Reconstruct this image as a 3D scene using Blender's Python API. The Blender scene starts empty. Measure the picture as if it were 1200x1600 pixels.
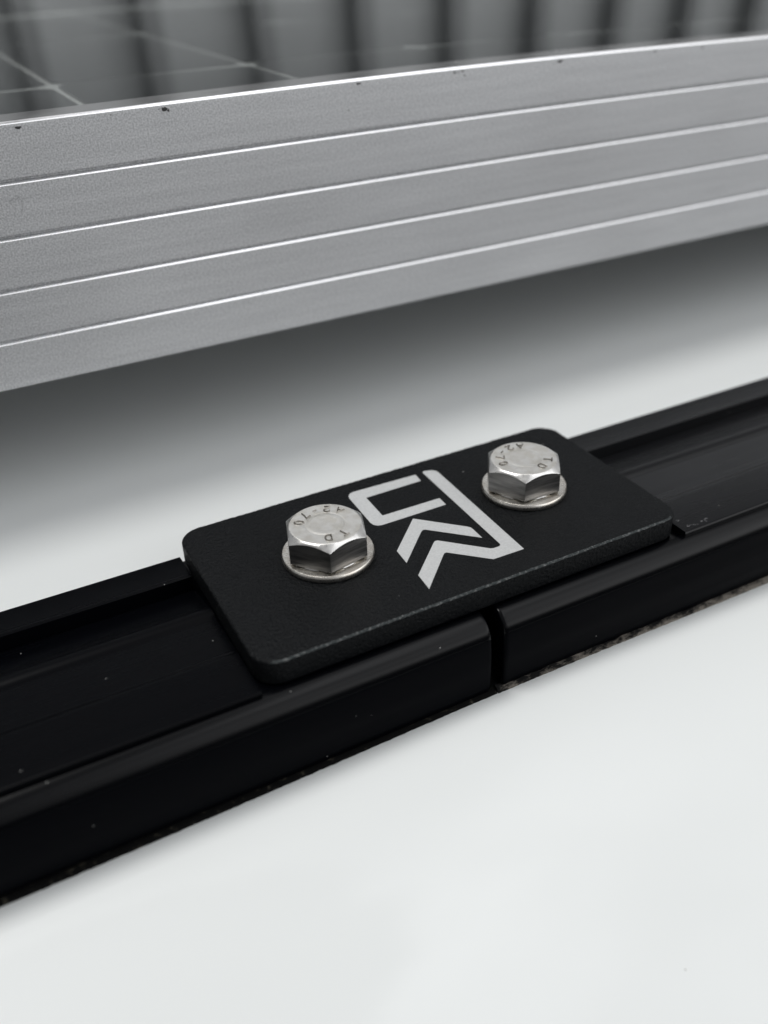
import bpy, bmesh, math, random
from mathutils import Vector, Matrix, noise
R = math.radians
S = 0.001                       # everything below is written in millimetres
sc = bpy.context.scene
random.seed(7)

# ------------------------------------------------------------------ camera
cd = bpy.data.cameras.new('camera'); cam = bpy.data.objects.new('camera', cd)
sc.collection.objects.link(cam); sc.camera = cam
Rw = Matrix(((0.8838672934, -0.4666195078, -0.0323240248),
             (0.2777492686, 0.4679942820, 0.8389497576),
             (-0.3763428642, -0.7504982258, 0.5432480664)))
cam.matrix_world = Matrix.Translation(Vector((-84.000738, -145.361807, 111.961081)) * S) @ Rw.transposed().to_4x4()
cd.sensor_fit = 'VERTICAL'; cd.sensor_height = 36; cd.sensor_width = 27
cd.lens = 1431.78 * 36 / 1600
cd.clip_start = 0.005; cd.clip_end = 200
cd.dof.use_dof = True; cd.dof.focus_distance = 0.193; cd.dof.aperture_fstop = 9.0

# ------------------------------------------------------------------ world: overcast daylight
SUN_EL, SUN_AZ = 70, -54         # azimuth measured from +Y (behind the panel) towards +X
w = bpy.data.worlds.new('World'); sc.world = w; w.use_nodes = True
nt = w.node_tree; nt.nodes.clear()
def N(t, ty, **k):
    n = t.nodes.new(ty)
    for a, v in k.items(): setattr(n, a, v)
    return n
sky = N(nt, 'ShaderNodeTexSky', sky_type='NISHITA'); sky.sun_disc = False
sky.sun_elevation = R(SUN_EL); sky.sun_rotation = R(SUN_AZ)
hs = N(nt, 'ShaderNodeHueSaturation'); hs.inputs['Saturation'].default_value = 0.04
tc = N(nt, 'ShaderNodeTexCoord'); sep = N(nt, 'ShaderNodeSeparateXYZ')
ramp = N(nt, 'ShaderNodeValToRGB'); e = ramp.color_ramp.elements
e[0].position = 0.47; e[0].color = (.6, .6, .6, 1); e[1].position = 1.0; e[1].color = (3.0, 3.0, 3.0, 1)
for p, c in ((0.52, 1.1), (0.60, 1.15), (0.78, 1.0), (0.90, 1.1)):
    q = e.new(p); q.color = (c, c, c, 1)
mr = N(nt, 'ShaderNodeMapRange'); mr.inputs[1].default_value = -1
cl = N(nt, 'ShaderNodeTexNoise'); cl.inputs['Scale'].default_value = 3.0; cl.inputs['Detail'].default_value = 4
clr = N(nt, 'ShaderNodeMapRange'); clr.inputs[1].default_value = .35; clr.inputs[2].default_value = .68
clr.inputs[3].default_value = .55; clr.inputs[4].default_value = 1.45
m1 = N(nt, 'ShaderNodeMixRGB', blend_type='MULTIPLY'); m1.inputs[0].default_value = 1
m2 = N(nt, 'ShaderNodeMixRGB', blend_type='MULTIPLY'); m2.inputs[0].default_value = 1
bg = N(nt, 'ShaderNodeBackground'); bg.inputs['Strength'].default_value = 0.09
wo = N(nt, 'ShaderNodeOutputWorld')
L = nt.links.new
L(sky.outputs[0], hs.inputs['Color']); L(tc.outputs['Generated'], sep.inputs[0]); L(sep.outputs[2], mr.inputs[0])
L(mr.outputs[0], ramp.inputs[0]); L(tc.outputs['Generated'], cl.inputs['Vector']); L(cl.outputs[0], clr.inputs[0])
L(hs.outputs[0], m1.inputs[1]); L(ramp.outputs[0], m1.inputs[2]); L(m1.outputs[0], m2.inputs[1]); L(clr.outputs[0], m2.inputs[2])
# bright patch added to the sky high behind the photographer, brightens the groove lips
pv = N(nt, 'ShaderNodeVectorMath', operation='DOT_PRODUCT'); pv.inputs[1].default_value = (.50, -.58, .64)
L(tc.outputs['Generated'], pv.inputs[0])
pr = N(nt, 'ShaderNodeMapRange', interpolation_type='SMOOTHSTEP'); L(pv.outputs['Value'], pr.inputs[0])
for i, v in enumerate((.70, .96, 1.0, 4.6)): pr.inputs[i + 1].default_value = v
m3 = N(nt, 'ShaderNodeMixRGB', blend_type='MULTIPLY'); m3.inputs[0].default_value = 1
L(m2.outputs[0], m3.inputs[1]); L(pr.outputs[0], m3.inputs[2])
sd = N(nt, 'ShaderNodeMapRange'); L(sep.outputs[0], sd.inputs[0])
for i, v in enumerate((-1, 1, .55, 1.45)): sd.inputs[i + 1].default_value = v
m4 = N(nt, 'ShaderNodeMixRGB', blend_type='MULTIPLY'); m4.inputs[0].default_value = 1
L(m3.outputs[0], m4.inputs[1]); L(sd.outputs[0], m4.inputs[2])
# dark overhead patch added to the sky, stands in for photographer and phone
dk = N(nt, 'ShaderNodeVectorMath', operation='DOT_PRODUCT'); dk.inputs[1].default_value = (-.13, -.14, .982)
L(tc.outputs['Generated'], dk.inputs[0])
wn = N(nt, 'ShaderNodeTexNoise'); wn.inputs['Scale'].default_value = 7; wn.inputs['Detail'].default_value = 4; L(tc.outputs['Generated'], wn.inputs['Vector'])
wm = N(nt, 'ShaderNodeMath', operation='MULTIPLY_ADD'); wm.inputs[1].default_value = .05; L(wn.outputs[0], wm.inputs[0]); L(dk.outputs['Value'], wm.inputs[2])
dm = N(nt, 'ShaderNodeMapRange', interpolation_type='SMOOTHSTEP'); L(wm.outputs[0], dm.inputs[0])
for i, v in enumerate((.960, .975, 1.0, .22)): dm.inputs[i + 1].default_value = v
m5 = N(nt, 'ShaderNodeMixRGB', blend_type='MULTIPLY'); m5.inputs[0].default_value = 1
L(m4.outputs[0], m5.inputs[1]); L(dm.outputs[0], m5.inputs[2])
L(m5.outputs[0], bg.inputs[0]); L(bg.outputs[0], wo.inputs[0])
sl = bpy.data.lights.new('sun', 'SUN'); sl.energy = 1.5; sl.angle = R(14); sl.color = (1, .985, .96)
so = bpy.data.objects.new('sun', sl); sc.collection.objects.link(so)
az, el = R(SUN_AZ), R(SUN_EL)
dv = Vector((math.sin(az) * math.cos(el), math.cos(az) * math.cos(el), math.sin(el)))
so.rotation_euler = dv.to_track_quat('Z', 'Y').to_euler(); so.location = dv * 3
sc.view_settings.view_transform = 'Standard'; sc.view_settings.look = 'None'
sc.view_settings.gamma = 1; sc.view_settings.use_curve_mapping = False
sc.view_settings.exposure = -0.14

# ------------------------------------------------------------------ helpers
def link(o, parent=None):
    sc.collection.objects.link(o)
    if parent: o.parent = parent
    return o
def tag(o, label, cat, group=None, kind=None):
    o['label'] = label; o['category'] = cat
    if group: o['group'] = group
    if kind: o['kind'] = kind
    return o
def thing(name, loc, label, cat, group=None):
    o = bpy.data.objects.new(name, None); o.empty_display_size = .01; o.location = Vector(loc) * S
    link(o); return tag(o, label, cat, group)
def obj(name, bm, mats, parent=None, sharp=35, loc=None):
    """bm is in mm; parent empties carry a translation only, given back through loc"""
    bm.normal_update()
    me = bpy.data.meshes.new(name); bm.to_mesh(me); bm.free()
    me.transform(Matrix.Scale(S, 4))
    for m in (mats if isinstance(mats, (list, tuple)) else [mats]): me.materials.append(m)
    for p in me.polygons: p.use_smooth = True
    me.set_sharp_from_angle(angle=R(sharp))
    o = bpy.data.objects.new(name, me)
    if loc: o.location = Vector(loc) * S
    wnm = o.modifiers.new('weighted_normal', 'WEIGHTED_NORMAL'); wnm.keep_sharp = True; wnm.weight = 100
    return link(o, parent)
def extrude(bm, prof, xs, closed=True, cap=True, fn=None, mi=0):
    """prof = [(y,z)...] swept along X at positions xs; fn(x,y,z)->(x,y,z) deforms"""
    rings = []
    for x in xs:
        rings.append([bm.verts.new(fn(x, y, z) if fn else (x, y, z)) for y, z in prof])
    n = len(prof)
    for a, b in zip(rings, rings[1:]):
        for i in range(n if closed else n - 1):
            j = (i + 1) % n
            f = bm.faces.new((a[i], a[j], b[j], b[i])); f.material_index = mi
    if cap and closed:
        bm.faces.new(rings[0]); bm.faces.new(rings[-1][::-1])
    bmesh.ops.recalc_face_normals(bm, faces=bm.faces[:])
    return rings
def arc(cy, cz, r, a0, a1, n):
    return [(cy + r * math.cos(R(a0 + (a1 - a0) * i / n)), cz + r * math.sin(R(a0 + (a1 - a0) * i / n))) for i in range(n + 1)]
def lin(a, b, step):
    n = max(1, round((b - a) / step)); return [a + (b - a) * i / n for i in range(n + 1)]
def box(bm, x0, x1, y0, y1, z0, z1, mi=0):
    v = [bm.verts.new((x, y, z)) for x in (x0, x1) for y in (y0, y1) for z in (z0, z1)]
    for q in ((0, 1, 3, 2), (4, 6, 7, 5), (0, 4, 5, 1), (2, 3, 7, 6), (0, 2, 6, 4), (1, 5, 7, 3)):
        bm.faces.new([v[i] for i in q]).material_index = mi

# ------------------------------------------------------------------ materials
def mat(name, col, rough=.5, metal=0., spec=.5, coat=0.):
    m = bpy.data.materials.new(name); m.use_nodes = True
    b = m.node_tree.nodes['Principled BSDF']
    b.inputs['Base Color'].default_value = (*col, 1); b.inputs['Roughness'].default_value = rough
    b.inputs['Metallic'].default_value = metal; b.inputs['Specular IOR Level'].default_value = spec
    b.inputs['Coat Weight'].default_value = coat; b.inputs['Coat Roughness'].default_value = .04
    return m, m.node_tree, b
def coords(t, scale=(1, 1, 1)):
    c = N(t, 'ShaderNodeTexCoord'); mp = N(t, 'ShaderNodeMapping'); mp.inputs['Scale'].default_value = scale
    t.links.new(c.outputs['Object'], mp.inputs[0]); return mp.outputs[0]
def tnoise(t, scale, detail=2, rough=.5, stretch=(1, 1, 1)):
    n = N(t, 'ShaderNodeTexNoise'); n.inputs['Scale'].default_value = scale; n.inputs['Detail'].default_value = detail
    n.inputs['Roughness'].default_value = rough; t.links.new(coords(t, stretch), n.inputs['Vector']); return n.outputs[0]
def rng(t, s, a, b, c, d):
    m = N(t, 'ShaderNodeMapRange')
    for i, v in enumerate((a, b, c, d)): m.inputs[i + 1].default_value = v
    t.links.new(s, m.inputs[0]); return m.outputs[0]
def mixc(t, fac, a, b):
    m = N(t, 'ShaderNodeMix', data_type='RGBA')
    for k, v in ((0, fac), (6, a), (7, b)):
        if isinstance(v, tuple): m.inputs[k].default_value = (*v, 1)
        elif isinstance(v, float): m.inputs[k].default_value = v
        else: t.links.new(v, m.inputs[k])
    return m.outputs[2]
def maths(t, op, a, b):
    m = N(t, 'ShaderNodeMath', operation=op)
    for k, v in ((0, a), (1, b)):
        if isinstance(v, (int, float)): m.inputs[k].default_value = v
        else: t.links.new(v, m.inputs[k])
    return m.outputs[0]
def bump(t, b, h, strength, dist, prev=None):
    n = N(t, 'ShaderNodeBump'); n.inputs['Strength'].default_value = strength; n.inputs['Distance'].default_value = dist
    t.links.new(h, n.inputs['Height'])
    if prev: t.links.new(prev, n.inputs['Normal'])
    t.links.new(n.outputs[0], b.inputs['Normal']); return n.outputs[0]
def specks(t, scale, size, keep):
    """tiny scattered dust grains: 1 on a speck"""
    v = N(t, 'ShaderNodeTexVoronoi'); v.inputs['Scale'].default_value = scale
    t.links.new(coords(t), v.inputs['Vector'])
    d = maths(t, 'LESS_THAN', v.outputs['Distance'], size)
    s = N(t, 'ShaderNodeSeparateColor'); t.links.new(v.outputs['Color'], s.inputs[0])
    return maths(t, 'MULTIPLY', d, maths(t, 'LESS_THAN', s.outputs[0], keep))

# anodised aluminium, bead blasted grain with faint drawing streaks
ALU, t, b = mat('anodised_aluminium', (.56, .565, .58), .5, .6)
g = tnoise(t, 2600, 2); st = tnoise(t, 500, 3, .6, (.05, 1, 1)); bl = tnoise(t, 22, 3, .5)
t.links.new(mixc(t, rng(t, maths(t, 'ADD', maths(t, 'MULTIPLY', g, .82), maths(t, 'MULTIPLY', st, .18)), .36, .64, 0, 1), (.52, .527, .54), (.82, .827, .84)), b.inputs['Base Color'])
t.links.new(rng(t, bl, .3, .7, .46, .54), b.inputs['Roughness'])
bp = bump(t, b, g, .45, .00006); bump(t, b, st, .15, .00004, bp)
SCR, t, b = mat('scratched_metal', (.42, .42, .43), .5, .6)
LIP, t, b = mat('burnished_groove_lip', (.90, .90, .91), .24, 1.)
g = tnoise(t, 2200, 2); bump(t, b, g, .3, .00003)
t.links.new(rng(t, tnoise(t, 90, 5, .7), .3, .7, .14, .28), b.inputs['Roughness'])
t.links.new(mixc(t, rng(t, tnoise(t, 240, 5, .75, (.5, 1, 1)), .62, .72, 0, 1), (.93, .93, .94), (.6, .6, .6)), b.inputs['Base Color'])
PIT, t, b = mat('chipped_pit', (.05, .05, .05), .6, .4)
# powder coated steel
POW, t, b = mat('black_powder_coat', (.0035, .0042, .005), .45, 0, .13)
g = tnoise(t, 1900, 3, .6); vo = N(t, 'ShaderNodeTexVoronoi'); vo.inputs['Scale'].default_value = 1300; t.links.new(coords(t), vo.inputs['Vector'])
bp = bump(t, b, g, 1., .0003); bump(t, b, vo.outputs['Distance'], .8, .00022, bp)
t.links.new(mixc(t, specks(t, 330, .09, .05), (.004, .0047, .0055), (.32, .32, .32)), b.inputs['Base Color'])
t.links.new(rng(t, tnoise(t, 60, 3), .3, .7, .40, .52), b.inputs['Roughness'])
WORN, t, b = mat('worn_powder_coat_edge', (.03, .03, .03), .5, 0, .4)
g = tnoise(t, 1700, 4, .7)
t.links.new(mixc(t, rng(t, g, .50, .62, 0, 1), (.007, .013, .014), (.12, .125, .125)), b.inputs['Base Color']); bump(t, b, g, .8, .0003)
# gloss black rail
def black(name, col, rough, spec, dust):
    m, t, b = mat(name, col, rough, 0, spec)
    sp = specks(t, 230, .045, dust); sp2 = specks(t, 620, .07, dust * .5)
    t.links.new(mixc(t, maths(t, 'MAXIMUM', sp, sp2), col, (.34, .34, .33)), b.inputs['Base Color'])
    s = tnoise(t, 260, 3, .6, (.03, 1, 1)); t.links.new(rng(t, s, .3, .7, rough * .85, rough * 1.25), b.inputs['Roughness'])
    bump(t, b, s, .12, .00004)
    return m
RAIL = black('gloss_black_rail_paint', (.0005, .0007, .0014), .22, .19, .06)
FLANK = black('reflection_muted_rail_flank', (.0007, .0009, .0018), .45, .03, .06)  # same rail black, its reflection of the white roof suppressed to keep it dark
INS = black('satin_black_strip', (.001, .0012, .002), .26, .07, .10)
INS2 = black('sheen_lifted_black_strip', (.002, .0023, .0032), .28, .26, .06)  # paler, glossier copy of the strip black; puts grazing sheen into the material
# white roof paint under clear coat
WHT, t, b = mat('white_roof_paint', (.74, .762, .758), .5, 0, .3, .6)
g = tnoise(t, 900, 2); lo = tnoise(t, 35, 2)
sp = specks(t, 200, .03, .12)
t.links.new(mixc(t, sp, (.74, .762, .758), (.30, .29, .26)), b.inputs['Base Color'])
bp = bump(t, b, g, .06, .00005); bump(t, b, lo, .14, .0006, bp)
t.links.new(rng(t, tnoise(t, 45, 4, .6), 35e-2, .65, .03, .08), b.inputs['Coat Roughness'])
# stainless
def steel(name, c0, c1, rough, brushed):
    m, t, b = mat(name, c0, rough, 1.)
    g = tnoise(t, 1100, 4, .6, (.25, .25, 5) if brushed else (1, 1, 1)); h = tnoise(t, 330, 3, .6, (.3, .3, 3) if brushed else (1, 1, 1))
    t.links.new(mixc(t, rng(t, h, .4, .62, 0, 1), c0, c1), b.inputs['Base Color'])
    t.links.new(rng(t, g, .3, .7, rough * .8, rough * 1.25), b.inputs['Roughness'])
    bump(t, b, g, .3, .00006 if brushed else .00003)
    return m
STOP = steel('stainless_stamped_top', (.80, .79, .76), (.70, .68, .63), .42, False)
SLET = steel('stainless_dark_stamp', (.30, .285, .26), (.18, .17, .15), .42, False)  # letters darker than the head face, for contrast
SCHM = steel('stainless_chamfer', (.74, .735, .72), (.70, .69, .67), .30, False)
SSID = steel('stainless_shaded_flank', (.42, .41, .40), (.20, .198, .195), .34, True)  # darker steel copy for the flanks, stands for the black plate they reflect
SWSH = steel('stainless_washer', (.78, .76, .71), (.64, .60, .54), .28, False)
# printed mark
GRIME, t, b = mat('black_grime', (.008, .008, .007), .9, 0, .1)
t.links.new(mixc(t, rng(t, tnoise(t, 600, 4, .7), .58, .7, 0, 1), (.003, .003, .003), (.05, .046, .035)), b.inputs['Base Color'])
PRN, t, b = mat('bare_metal_mark', (.42, .43, .43), .5, .25)
g = tnoise(t, 2400, 2); t.links.new(mixc(t, rng(t, g, .35, .65, 0, 1), (.40, .41, .41), (.62, .63, .63)), b.inputs['Base Color']); bump(t, b, g, .4, .00006)
t.links.new(mixc(t, specks(t, 260, .1, .05), mixc(t, rng(t, g, .35, .65, 0, 1), (.53, .54, .54), (.60, .61, .61)), (.05, .05, .05)), b.inputs['Base Color'])
# sealant and grime
SEAL, t, b = mat('grimy_sealant', (.1, .09, .08), .9, 0, .2)
g = tnoise(t, 330, 6, .75, (.5, 1, 1)); fine = tnoise(t, 1500, 3, .6)
zs = N(t, 'ShaderNodeSeparateXYZ'); t.links.new(coords(t), zs.inputs[0])
hz = maths(t, 'MULTIPLY', maths(t, 'ADD', zs.outputs[2], .0249), -70.)   # crust of black dirt sits on the upper part of the bead
ff = rng(t, maths(t, 'ADD', g, hz), .42, .56, 0, 1)
t.links.new(mixc(t, ff, (.004, .004, .004), mixc(t, fine, (.12, .108, .092), (.22, .20, .175))), b.inputs['Base Color']); bump(t, b, g, .9, .0006)
# panel laminate
CELL, t, b = mat('solar_cell_silicon', (.016, .018, .022), .35, 0, .4)
BACK, t, b = mat('pale_backsheet', (.55, .56, .56), .6, 0, .3)
UND, t, b = mat('white_underside', (.78, .78, .78), .7, 0, .3)
GLS = bpy.data.materials.new('panel_glass'); GLS.use_nodes = True; t = GLS.node_tree; t.nodes.clear()
tr = N(t, 'ShaderNodeBsdfTransparent'); tr.inputs[0].default_value = (.93, .95, .94, 1)
gl = N(t, 'ShaderNodeBsdfGlossy'); gl.inputs['Roughness'].default_value = .035; gl.inputs['Color'].default_value = (.95, .97, .97, 1)
fr = N(t, 'ShaderNodeFresnel'); fr.inputs['IOR'].default_value = 1.48; mx = N(t, 'ShaderNodeMixShader'); ou = N(t, 'ShaderNodeOutputMaterial')
for a, c in ((fr.outputs[0], mx.inputs[0]), (tr.outputs[0], mx.inputs[1]), (gl.outputs[0], mx.inputs[2]), (mx.outputs[0], ou.inputs[0])): t.links.new(a, c)
# fence mirrored in the glass
FPAN, t, b = mat('galvanised_sheet', (.30, .31, .31), .6, 0, .3)
t.links.new(mixc(t, tnoise(t, 1.2, 3, .6, (3, 1, .3)), (.50, .51, .51), (.64, .65, .65)), b.inputs['Base Color'])
FPOST, t, b = mat('dark_post_paint', (.33, .335, .335), .6, 0, .3)

# ------------------------------------------------------------------ van roof
def far_z(y): return -11.5 - .012 * max(0, y - 60)
bm = bmesh.new()
prof = [(950, far_z(950)), (600, far_z(600)), (300, far_z(300)), (160, far_z(160)), (110, far_z(110)), (70, -11.5), (40, -11.5), (27.6, -11.6), (25.6, -12.6), (24.9, -15), (24.7, -30), (-25.6, -30), (-26.6, -27.2)]
prof += [(y_ - 1, z_ + 1.6) for y_, z_ in [(-26.6, -27.2), (-27.6, -26.5), (-28.8, -26.15), (-30.5, -26.05), (-33, -26.3), (-36, -26.8), (-41, -27.9), (-48, -29.8), (-58, -33), (-70, -37.6), (-85, -44.3), (-100, -52), (-120, -64), (-150, -86), (-200, -130), (-260, -200)]]
def sag(x, y, z):
    if y < -24: return (x, y - 1.0 * math.exp(-((x - 5) / 60) ** 2) * 0, z + 1.2 * math.exp(-((x - 5) / 55) ** 2) - 1.2 - .00006 * (x - 10) ** 2 * max(0, min(1, (-y - 30) / 60)))
    return (x, y, z)
extrude(bm, prof, lin(-700, -160, 60) + lin(-150, 200, 10) + lin(220, 1200, 70), closed=False, fn=sag)
roof = obj('van_roof', bm, WHT, sharp=60)
roof.data.materials[0] = WHT
tag(roof, 'glossy white painted van roof that the black rail and solar panel sit on', 'vehicle roof')

# ------------------------------------------------------------------ rail pieces
base = [(24.2, -29), (24.2, -7.2), (23.8, -6.9), (14.5, -8.9), (3.0, -6.7), (-24.4, -5.75)] + [(-25.2 - 4.6 * math.sin(R(a)), -10.4 + 4.7 * math.cos(R(a))) for a in range(0, 91, 9)] + [(-30.1, -14), (-30.15, -18), (-30.0, -22), (-29.5, -24.4), (-28.6, -25.4), (-26.2, -29)]
def rail(x0, x1, label, endr=.7):
    xs = sorted(set(lin(x0 + 3, x1 - 3, 25)))
    lo = [x0 + d for d in (0, .15, .5, 1.1)]; hi = [x1 - d for d in (1.1, .5, .15, 0)]
    cy, cz = -3, -18
    def fn(x, y, z):
        d = min(x - x0, x1 - x)
        k = 0 if d >= endr else (endr - math.sqrt(max(0, endr ** 2 - (endr - d) ** 2)))
        if k:
            y += k * (1 if y < cy else -1); z -= k if z > cz else 0
        return (x, y, z)
    bm = bmesh.new(); extrude(bm, base, lo + xs + hi, fn=fn)
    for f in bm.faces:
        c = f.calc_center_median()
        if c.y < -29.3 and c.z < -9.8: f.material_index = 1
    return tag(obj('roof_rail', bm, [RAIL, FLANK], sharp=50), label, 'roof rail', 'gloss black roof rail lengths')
rail(-420, -2.8, 'gloss black roof rail length left of the narrow gap, under the bolt nearer the camera')
rail(.1, 640, 'gloss black roof rail length right of the narrow gap, running to the right edge')

# strips laid on the rail, ending at the plate
strip = [(24.5, -7.2), (24.5, -6.0), (24.2, -5.75), (23.6, -5.65), (15.6, -4.7), (15.2, -4.45), (14.7, -4.4), (14.3, -4.7), (14.0, -8.0),
         (3.6, -5.75), (2.6, -4.75), (1.6, -4.45), (.6, -4.5), (-.3, -4.85), (-.9, -5.25), (-1.4, -5.3),
         (-12.0, -4.95), (-12.4, -4.75), (-12.75, -4.72), (-13.0, -4.9), (-13.15, -5.0), (-13.4, -4.55), (-13.9, -4.35), (-14.5, -4.3),
         (-25.7, -4.35), (-26.1, -4.5), (-26.25, -4.8), (-26.2, -5.9), (-25.6, -6.2), (2.8, -7.0), (14.3, -8.6)]
def strip_piece(x0, x1, label, m):
    def fn(x, y, z):
        j = noise.noise(Vector((y * .9, z, x0))) * .22 if min(abs(x - x0), abs(x - x1)) < .3 else 0
        return (x + j, y, z)
    bm = bmesh.new(); extrude(bm, strip, [x0, x0 + .5] + lin(x0 + 5, x1 - 5, 20) + [x1 - .5, x1], fn=fn)
    return tag(obj('rail_strip', bm, m, sharp=25), label, 'trim strip', 'ribbed strips lying on the rail')
strip_piece(-420, -50.35, 'ribbed satin black strip on the rail, ending at the left edge of the plate', INS)
right_strip = strip_piece(50.35, 640, 'ribbed black strip on the rail, grazing sheen lifted in its colour, ending at the right edge of the plate', INS2)

SCF, t, b = mat('pale_scuff', (.16, .16, .165), .6, 0, .3)
rs = random.Random(4); bm = bmesh.new()
for x, y, a in ((52.2, -21.8, .35), (52.6, -24.6, .5), (53.6, -24.9, .35), (56.2, -24.7, .45), (57.1, -25.0, .3), (57.9, -24.6, .5), (51.6, -19.4, .25), (54.5, -25.3, .2)):
    for q in range(4):
        cx, cy = x + rs.uniform(-.5, .5), y + rs.uniform(-.3, .3); n = 6
        top = [bm.verts.new((cx + a * rs.uniform(.2, .7) * math.cos(k * math.pi / 3), cy + a * rs.uniform(.1, .35) * math.sin(k * math.pi / 3), -4.285)) for k in range(n)]
        bot = [bm.verts.new((v.co.x, v.co.y, -4.4)) for v in top]
        bm.faces.new(top); bm.faces.new(bot[::-1])
        for k in range(n): bm.faces.new((top[k], bot[k], bot[(k + 1) % n], top[(k + 1) % n]))
bmesh.ops.recalc_face_normals(bm, faces=bm.faces[:]); obj('scuff', bm, SCF, right_strip)
# sealant along the foot of each rail length
def bead(x0, x1, amp, label, seed, m=None):
    rs = random.Random(seed); bm = bmesh.new(); rings = []
    for x in lin(x0, x1, .8):
        n1 = noise.noise(Vector((x * .35, seed, 0))); n2 = noise.noise(Vector((x * 1.3, seed, 5))); n3 = noise.noise(Vector((x * .6, 9, seed)))
        dz = sag(x, -30, 0)[2]
        h = amp * (.7 + .9 * n1 + .6 * n2)
        ring = [(-27.0, -27.6), (-28.0 , -25.6 + h), (-29.1 - .12 * n2, -25.7 + h * .8), (-29.5 - .2 * n3 - amp * .35, -26.0 + .12 * n2), (-29.7 - .2 * n1 - amp * .35, -26.6), (-28, -28.5)]
        rings.append([bm.verts.new((x, y - 1, z + 1.6 + dz)) for y, z in ring])
    for a, b2 in zip(rings, rings[1:]):
        for i in range(6): bm.faces.new((a[i], a[(i + 1) % 6], b2[(i + 1) % 6], b2[i]))
    bm.faces.new(rings[0]); bm.faces.new(rings[-1][::-1]); bmesh.ops.recalc_face_normals(bm, faces=bm.faces[:])
    return tag(obj('sealant_bead', bm, m or SEAL, sharp=60), label, 'sealant', 'grimy sealant along the foot of the rail')
bead(-200, -1.6, .12, 'thin blackened line of grime along the foot of the left rail length', 3, GRIME)
bead(-1.4, 240, .55, 'mottled grey brown sealant along the foot of the right rail length', 8)

# ------------------------------------------------------------------ plate with its mark
pl = thing('mounting_plate', (0, 0, -6.0), 'textured black powder coated plate with a pale angular mark, bolted across the rail gap', 'mounting plate')
def rrect(hx, hy, r, n=10):
    pts = []
    for cx, cy, a in ((hx - r, hy - r, 0), (-hx + r, hy - r, 90), (-hx + r, -hy + r, 180), (hx - r, -hy + r, 270)):
        pts += [(cx + r * math.cos(R(a + 90 * i / n)), cy + r * math.sin(R(a + 90 * i / n))) for i in range(n + 1)]
    out = []
    for i, p in enumerate(pts):       # subdivide the long sides
        q = pts[(i + 1) % len(pts)]; d = math.hypot(q[0] - p[0], q[1] - p[1]); m = max(1, int(d / .45))
        out += [(p[0] + (q[0] - p[0]) * k / m, p[1] + (q[1] - p[1]) * k / m) for k in range(m)]
    return out
bm = bmesh.new(); rings = []
for inset, z in ((.9, 0), (.55, -.03), (.3, -.12), (.1, -.32), (0, -.6), (0, -5.0), (.25, -5.45), (.5, -5.5)):
    pts = rrect(50 - inset, 25.2 - inset, 5.2 - inset)
    ring = []
    for x, y in pts:
        j = noise.noise(Vector((x * 1.7, y * 1.7, z * 3))) * (.10 if -.7 < z < -.01 else .02)
        ring.append(bm.verts.new((x + j, y + j * 1.2, z + j * .5 + 6.0)))
    rings.append(ring)
n0 = min(len(r_) for r_ in rings)
def bridge(a, b2, mi):
    # rings have slightly different counts: walk both by arclength fraction
    i = j = 0; na, nb = len(a), len(b2)
    while i < na or j < nb:
        if j >= nb or (i < na and (i + 1) / na <= (j + 1) / nb): tri = (a[i % na], b2[j % nb], a[(i + 1) % na]); i += 1
        else: tri = (a[i % na], b2[j % nb], b2[(j + 1) % nb]); j += 1
        if len(set(tri)) == 3:
            f = bm.faces.new(tri)
            f.material_index = mi if all(v.co.y < -24 for v in tri) else 0
for k in range(len(rings) - 1): bridge(rings[k], rings[k + 1], 1 if k in (1, 2) else 0)
bm.faces.new(rings[0]); bm.faces.new(rings[-1][::-1])
bmesh.ops.recalc_face_normals(bm, faces=bm.faces[:])
obj('plate_body', bm, [POW, WORN], pl, sharp=60)
MK = [[(7.65, 19.9), (-8.6, 20.5), (-9.5, 20.3), (-10.2, 19.7), (-10.65, 18.6), (-11.1, 7.0), (-10.9, 5.8), (-10.2, 5.05), (-9.2, 4.8), (7.1, 4.84), (7.2, 7.9), (-7.45, 8.1), (-7.2, 16.7), (7.4, 16.84)],
      [(9.63, 19.95), (10.3, 20.3), (12.1, 19.7), (12.8, 18.9), (12.95, 17.8), (12.19, -18.35), (4.63, -18.2), (-2.5, -11.2), (-3.1, -11.3), (-11.86, -20.19), (-11.5, -15.17), (-2.9, -6.75), (-2.4, -6.42), (-1.8, -6.54), (6.2, -14.65), (6.9, -14.95), (8.3, -14.95), (8.8, -14.6), (8.9, -14.0)],
      [(-2.19, 3.56), (6.5, -5.3), (6.9, -5.9), (7.0, -6.8), (6.9, -10.47), (-2.04, -1.55), (-2.6, -1.45), (-3.2, -1.85), (-11.5, -10.29), (-11.2, -5.53)]]
bm = bmesh.new()
for poly in MK:
    top = [bm.verts.new((x, y, 6.07)) for x, y in poly]; bot = [bm.verts.new((x, y, 5.97)) for x, y in poly]
    f = bm.faces.new(top); bm.faces.new(bot[::-1])
    for i in range(len(poly)):
        j = (i + 1) % len(poly); bm.faces.new((top[i], bot[i], bot[j], top[j]))
bm.normal_update(); bmesh.ops.triangulate(bm, faces=[f for f in bm.faces if len(f.verts) > 4], ngon_method='EAR_CLIP'); bmesh.ops.recalc_face_normals(bm, faces=bm.faces[:])
obj('emblem', bm, PRN, pl)

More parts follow.
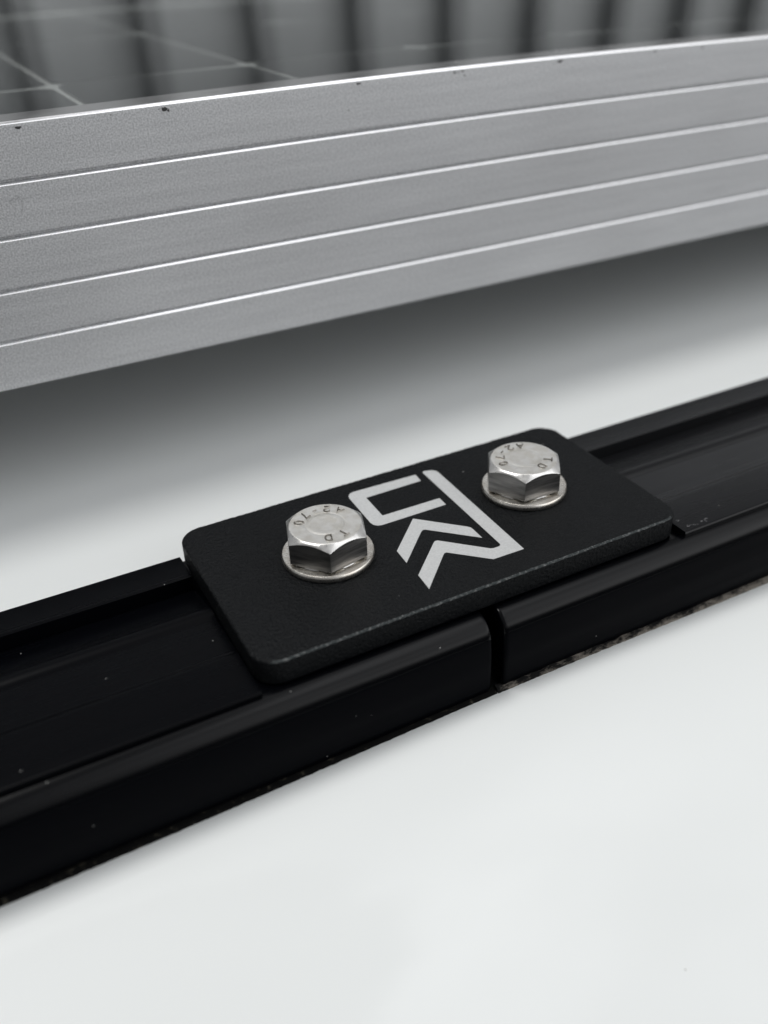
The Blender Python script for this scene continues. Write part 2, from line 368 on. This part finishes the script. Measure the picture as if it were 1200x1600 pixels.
# ------------------------------------------------------------------ washers and bolts
def lathe(bm, prof, n=96, closed=True, mi=0):
    rings = [[bm.verts.new((r * math.cos(2 * math.pi * k / n), r * math.sin(2 * math.pi * k / n), z)) for k in range(n)] for r, z in prof]
    m = len(rings)
    for i in range(m if closed else m - 1):
        a, b2 = rings[i], rings[(i + 1) % m]
        for k in range(n): bm.faces.new((a[k], a[(k + 1) % n], b2[(k + 1) % n], b2[k])).material_index = mi
    bmesh.ops.recalc_face_normals(bm, faces=bm.faces[:])
def washer_mesh():
    bm = bmesh.new(); lathe(bm, [(5.3, 1.6), (9.2, 1.6), (9.55, 1.5), (9.75, 1.2), (9.8, .8), (9.75, .35), (9.6, .08), (9.3, 0), (5.3, 0)]); return bm
def stroke(bm, pts, w_, z, frame):
    """raised half-round letter stroke"""
    n = len(pts); rings = []
    for i, p in enumerate(pts):
        a = Vector(pts[max(0, i - 1)]); c = Vector(pts[min(n - 1, i + 1)]); d = (c - a).normalized(); nn = Vector((-d.y, d.x))
        ring = []
        for s, h in ((-1, -.1), (-.7, .16), (0, .26), (.7, .16), (1, -.1)):
            q = Vector(p) + nn * s * w_; X = frame[0] + frame[1] * q.x + frame[2] * q.y
            ring.append(bm.verts.new((X.x, X.y, z + h)))
        rings.append(ring)
    for a, b2 in zip(rings, rings[1:]):
        for i in range(4): bm.faces.new((a[i], a[i + 1], b2[i + 1], b2[i]))
    bm.faces.new(rings[0][::-1]); bm.faces.new(rings[-1])
def ell(cx, cy, rx, ry, a0, a1, n=14): return [(cx + rx * math.cos(R(a0 + (a1 - a0) * i / n)), cy + ry * math.sin(R(a0 + (a1 - a0) * i / n))) for i in range(n + 1)]
GL = {'A': [[(-.7, -1), (0, 1), (.7, -1)], [(-.42, -.3), (.42, -.3)]],
      '2': [ell(0, .45, .62, .55, 165, -35, 10) + [(-.62, -1)], [(-.62, -1), (.66, -1)]],
      '-': [[(-.4, -.05), (.4, -.05)]],
      '7': [[(-.6, 1), (.62, 1)], [(.62, 1), (.15, 0), (-.12, -1)]],
      '0': [ell(0, 0, .58, 1, 0, 360, 22)],
      'T': [[(-.68, 1), (.68, 1)], [(0, 1), (0, -1)]],
      'D': [[(-.58, -1), (-.58, 1)], [(-.58, 1), (.05, 1)] + ell(.0, 0, .66, 1, 80, -80, 12) + [(-.58, -1)]]}
RH, AP, HH, RT = 9.16, 9.16 * math.cos(R(30)), 6.45, 7.4
def head_mesh():
    bm = bmesh.new(); n = 120
    def rr(k):
        a = (k * 360 / n) % 60 - 30
        return AP / math.cos(R(a))
    ang = [2 * math.pi * k / n for k in range(n)]
    ring = lambda rf, zf: [bm.verts.new((rf(k) * math.cos(ang[k]), rf(k) * math.sin(ang[k]), zf(k))) for k in range(n)]
    zc = lambda r: HH - (r - RT) * .78
    rs = [ring(lambda k: 5, lambda k: 0), ring(lambda k: AP - .1, lambda k: 0), ring(lambda k: rr(k) - .22, lambda k: .10 + max(0, rr(k) - AP) * .12),
          ring(rr, lambda k: .38 + max(0, rr(k) - AP) * .12), ring(rr, lambda k: zc(rr(k)) - .12), ring(lambda k: rr(k) - .07, lambda k: zc(rr(k)) + .02),
          ring(lambda k: RT + .1, lambda k: HH - .06), ring(lambda k: RT - .12, lambda k: HH), ring(lambda k: RT - .35, lambda k: HH - .05),
          ring(lambda k: 4.45, lambda k: HH - .05), ring(lambda k: 4.25, lambda k: HH - .13), ring(lambda k: 4.0, lambda k: HH - .14), ring(lambda k: 3.8, lambda k: HH - .06),
          ring(lambda k: 2.9, lambda k: HH - .08), ring(lambda k: 2.5, lambda k: HH - .14), ring(lambda k: 1.2, lambda k: HH - .17), ring(lambda k: .2, lambda k: HH - .17)]
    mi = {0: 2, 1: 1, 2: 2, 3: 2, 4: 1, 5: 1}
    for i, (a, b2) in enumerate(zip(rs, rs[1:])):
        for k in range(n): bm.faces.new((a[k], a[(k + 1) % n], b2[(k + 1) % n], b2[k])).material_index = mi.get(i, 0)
    bm.faces.new(rs[-1]); bm.faces.new(rs[0][::-1]); bmesh.ops.recalc_face_normals(bm, faces=bm.faces[:])
    return bm
def bolt(x, y, hexrot, txt, zc, label):
    th = thing('hex_bolt', (x, y, zc), label, 'bolt', 'stainless hex head bolts clamping the plate')
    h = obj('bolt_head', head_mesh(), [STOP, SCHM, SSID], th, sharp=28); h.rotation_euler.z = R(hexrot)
    bm = bmesh.new(); lathe(bm, [(.2, 0), (4.9, 0), (4.9, -9), (.2, -9)], 40); obj('shank', bm, STOP, th)
    bm = bmesh.new()
    for ch, a in zip('A2-70', (33, 61, 89, 116, 147)):
        p = R(a + txt); u = -Vector((math.cos(p), math.sin(p))); r = Vector((u.y, -u.x))
        for s in GL[ch]: stroke(bm, [(q[0] * 1.02, q[1] * .96) for q in s], .19, HH - .04, (-u * 5.45, r, u))
    for ch, a in zip('TD', (-70, -107)):
        p = R(a + txt); u = Vector((math.cos(p), math.sin(p))); r = Vector((u.y, -u.x))
        for s in GL[ch]: stroke(bm, [(q[0] * 1.02, q[1] * .96) for q in s], .19, HH - .04, (u * 5.3, r, u))
    bmesh.ops.recalc_face_normals(bm, faces=bm.faces[:])
    obj('lettering', bm, SLET, th, sharp=50)
    return th
for x, y, lb in ((-24.4, .3, 'flat stainless washer under the bolt nearer the camera, left of the mark'), (26.0, 1.4, 'flat stainless washer under the farther bolt, right of the mark')):
    o = obj('flat_washer', washer_mesh(), SWSH, loc=(x, y, .04), sharp=40); tag(o, lb, 'washer', 'flat washers under the bolt heads')
bolt(-24.53, .40, 190.76, 0, 1.72, 'stainless hex bolt head left of the mark, stamped letters easily read, nearer the camera')
bolt(25.9, 1.86, 177.76, 31, 1.72, 'stainless hex bolt head right of the mark, streaky worn flank, farther from the camera')

# ------------------------------------------------------------------ solar panel
PX0, PX1, PY0, PY1 = -520, 1120, 75, 760
sp_ = thing('solar_panel', (300, 75, 20), 'solar panel in a ribbed silver aluminium frame raised over the white roof', 'solar panel')
off = Vector((300, 75, 20))
def bow(x, y, z):
    k = max(0, (z - 30) / 49) ** 1.3
    return (x, y, z + 1.7 * k * (math.exp(-((x - 55) / 125) ** 2) - .35))
front = [(75, 20.3)]
for zi in (31.4, 43.1, 54.7, 66.4):
    front += [(75, zi - .52), (75.05, zi - .38), (75.16, zi - .26), (75.45, zi + .02), (75.66, zi + .14), (75.95, zi + .19), (75.95, zi + .25), (75.95, zi + .62), (75.25, zi + .72), (75.03, zi + .78), (75, zi + .95)]
front += [(75, 77.1)] + [(75, 77.9), (75.04, 78.03), (75.12, 78.12), (75.38, 78.38), (75.5, 78.47), (75.8, 78.56)] + [(84.5, 78.6), (84.8, 78.4), (84.8, 74), (78, 74), (78, 21.2), (100, 21.2), (100, 20), (75.3, 20)]
bm = bmesh.new()
xs = lin(PX0, -150, 40)[:-1] + lin(-150, 260, 6) + lin(300, PX1, 40)
sub = lambda f: (lambda x, y, z: tuple(Vector(f(x, y, z)) - off))
extrude(bm, front, xs, fn=sub(bow))
for x0, x1, y0, y1 in ((PX0, PX0 + 9, 100.1, PY1 - 9.1), (PX1 - 9, PX1, 100.1, PY1 - 9.1), (PX0, PX1, PY1 - 9, PY1)):
    box(bm, x0 - off.x, x1 - off.x, y0 - off.y, y1 - off.y, 0, 58.2)
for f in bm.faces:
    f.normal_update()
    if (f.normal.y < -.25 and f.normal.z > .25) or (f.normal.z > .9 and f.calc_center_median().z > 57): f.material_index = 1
obj('frame', bm, [ALU, LIP], sp_, sharp=50)
def sheet(bm, pts, z0, z1):
    a = [bm.verts.new((x - off.x, y - off.y, z0 - off.z)) for x, y in pts]; c = [bm.verts.new((x - off.x, y - off.y, z1 - off.z)) for x, y in pts]
    bm.faces.new(a[::-1]); bm.faces.new(c)
    for i in range(len(pts)): j = (i + 1) % len(pts); bm.faces.new((a[i], a[j], c[j], c[i]))
rect = lambda a, b2, c, d: [(a, c), (b2, c), (b2, d), (a, d)]
gx = lin(PX0 + 14, -37.5, 57)[:-1] + [-37.5 + 57 * i for i in range(6)] + lin(304, PX1 - 12, 57)
def bowed_sheet(name, m, z0, z1):
    bm = bmesh.new(); xs = lin(PX0 + 9.2, PX1 - 9.2, 12)
    extrude(bm, [(84.9, z0), (84.9, z1), (PY1 - 9.2, z1), (PY1 - 9.2, z0)], xs, fn=sub(lambda x, y, z: (x, y, bow(x, y, 79)[2] - 79 + z)))
    if name == 'glass':   # laminated to what lies below: only its upper face and edges meet air
        bm.normal_update(); bmesh.ops.delete(bm, geom=[f for f in bm.faces if abs(f.normal.z) > .9 and f.calc_center_median().z < 57], context='FACES')
    return obj(name, bm, m, sp_)
bowed_sheet('backsheet', [BACK], 73.6, 75.8)
bowed_sheet('glass', [GLS], 74.9, 77.9)
bm = bmesh.new()
for ax, cx in zip(gx, gx[1:]):
    for row, (ay, cy) in enumerate(((87, 138), (142, 258), (263, 390), (410, 520), (524, 640), (643, 748))):
        g_ = .7; c_ = 3; x0, x1 = ax + g_, cx - g_
        zz = bow((x0 + x1) / 2, 0, 79)[2] - 79
        sheet(bm, [(x0 + c_, ay), (x1 - c_, ay), (x1, ay + c_), (x1, cy - c_), (x1 - c_, cy), (x0 + c_, cy), (x0, cy - c_), (x0, ay + c_)], 75.8 + zz, 76.2 + zz)
bmesh.ops.recalc_face_normals(bm, faces=bm.faces[:])
obj('cells', bm, CELL, sp_)
bm = bmesh.new(); box(bm, PX0 + 9.2 - off.x, PX1 - 9.2 - off.x, 78.2 - off.y, PY1 - 9.2 - off.y, 68 - off.z, 70 - off.z); obj('underside', bm, UND, sp_)
# chips and scratches on the frame
def chip(x, z, w_, h_, seed, name='chip'):
    rs = random.Random(seed); bm = bmesh.new(); n = 11
    zb = bow(x, 75, z)[2]
    lift = .0
    y = 74.98 if z < 77.1 else 74.98 + max(0, (z - 77.1) ** 2 * .42)
    c = bm.verts.new((x - off.x, y - .06 - off.y, zb - off.z)); ring = []; ring2 = []; ph = rs.random() * 6
    for k in range(n):
        a = 2 * math.pi * k / n; q = .45 + .4 * rs.random() + .35 * abs(math.sin(a * 1.5 + ph))
        dz = h_ * q * math.sin(a); dx = w_ * q * math.cos(a)
        yy = 74.93 if z + dz < 77.1 else 74.93 + max(0, (z + dz - 77.1) ** 2 * .45)
        ring.append(bm.verts.new((x + dx - off.x, yy - off.y, zb + dz - off.z)))
        ring2.append(bm.verts.new((x + dx * .8 - off.x, yy + .3 - off.y, zb + dz * .8 - off.z)))
    for k in range(n):
        bm.faces.new((c, ring[k], ring[(k + 1) % n])); bm.faces.new((ring[k], ring2[k], ring2[(k + 1) % n], ring[(k + 1) % n]))
    bm.faces.new(ring2[::-1])
    bmesh.ops.recalc_face_normals(bm, faces=bm.faces[:]); obj(name, bm, PIT, sp_)
for i, (x, z, a, c) in enumerate(((-24.9, 77.15, .75, .6), (-56.8, 77.1, .7, .35), (51.6, 77.3, .5, .28), (53.9, 77.45, .5, .3), (54.6, 76.3, .3, .2), (84.8, 77.2, .9, .4), (24.0, 77.35, .7, .3), (52.6, 77.2, .25, .2), (85.9, 77.6, .35, .3), (-24.0, 76.7, .3, .35), (-26.2, 77.2, .15, .12), (23.0, 77.6, .25, .14), (-37, 77.3, .18, .12), (5, 77.6, .2, .1), (66, 77.7, .2, .12), (98, 77.6, .22, .12), (-8, 69.2, .1, .1), (92, 72, .1, .09), (118, 77.3, .5, .25), (136, 76.9, .45, .25), (21, 71.7, .16, .16))):
    chip(x, z, a, c, i)

def scratch(pts, w_):
    bm = bmesh.new(); rs = random.Random(5)
    for (x0, z0), (x1, z1) in zip(pts, pts[1:]):
        d = Vector((x1 - x0, z1 - z0)).normalized(); nx, nz = -d.y * w_, d.x * w_
        a = [(x0 + nx, z0 + nz), (x0 - nx, z0 - nz), (x1 - nx, z1 - nz), (x1 + nx, z1 + nz)]
        f = [bm.verts.new((x - off.x, 74.95 - off.y, z - off.z)) for x, z in a]; k = [bm.verts.new((x - off.x, 75.2 - off.y, z - off.z)) for x, z in a]
        bm.faces.new(f); bm.faces.new(k[::-1])
        for i in range(4): bm.faces.new((f[i], k[i], k[(i + 1) % 4], f[(i + 1) % 4]))
    bmesh.ops.recalc_face_normals(bm, faces=bm.faces[:]); obj('scratch', bm, SCR, sp_)
scratch([(-62.3, 62.6), (-61.2, 63.2), (-60.4, 63.0), (-60.1, 63.5), (-59.6, 62.4), (-59.8, 61.0), (-60.0, 60.2)], .05)
scratch([(-62.0, 62.4), (-61.7, 61.6), (-61.1, 61.2)], .04)
# ------------------------------------------------------------------ fence mirrored in the panel glass
fe = thing('metal_fence', (2500, 3000, -1900), 'tall grey fence with dark posts, mirrored as blurred upright bars in the panel glass', 'fence')
bm = bmesh.new(); y = 0
xs = []
for k in range(-16, 40):
    xp = 384 + 366.3 * k - 2500
    if k < 39:
        prof_x = [(0, 0), (60, 0), (75, 5), (120, 5), (135, 0), (210, 0), (225, 5), (270, 5), (285, 0), (366.3, 0)]
        for (a, ya), (c, yc) in zip(prof_x, prof_x[1:]):
            v = [bm.verts.new((xp + a, 40 + ya, 0)), bm.verts.new((xp + c, 40 + yc, 0)), bm.verts.new((xp + c, 40 + yc, 4200)), bm.verts.new((xp + a, 40 + ya, 4200))]
            bm.faces.new(v)
bmesh.ops.remove_doubles(bm, verts=bm.verts[:], dist=.5)
r_ = bmesh.ops.solidify(bm, geom=bm.faces[:], thickness=3)
obj('sheeting', bm, FPAN, fe, sharp=20)
pm = None
for k in range(-16, 40):
    xp = 384 + 366.3 * k - 2500
    if pm is None:
        bm = bmesh.new(); box(bm, -30, 30, -40, 36, 0, 4300); o = obj('post', bm, FPOST, fe, loc=(xp, 0, 0)); pm = o
    else:
        o = pm.copy(); sc.collection.objects.link(o); o.parent = fe; o.location = Vector((xp, 0, 0)) * S

sc.render.engine = 'CYCLES'
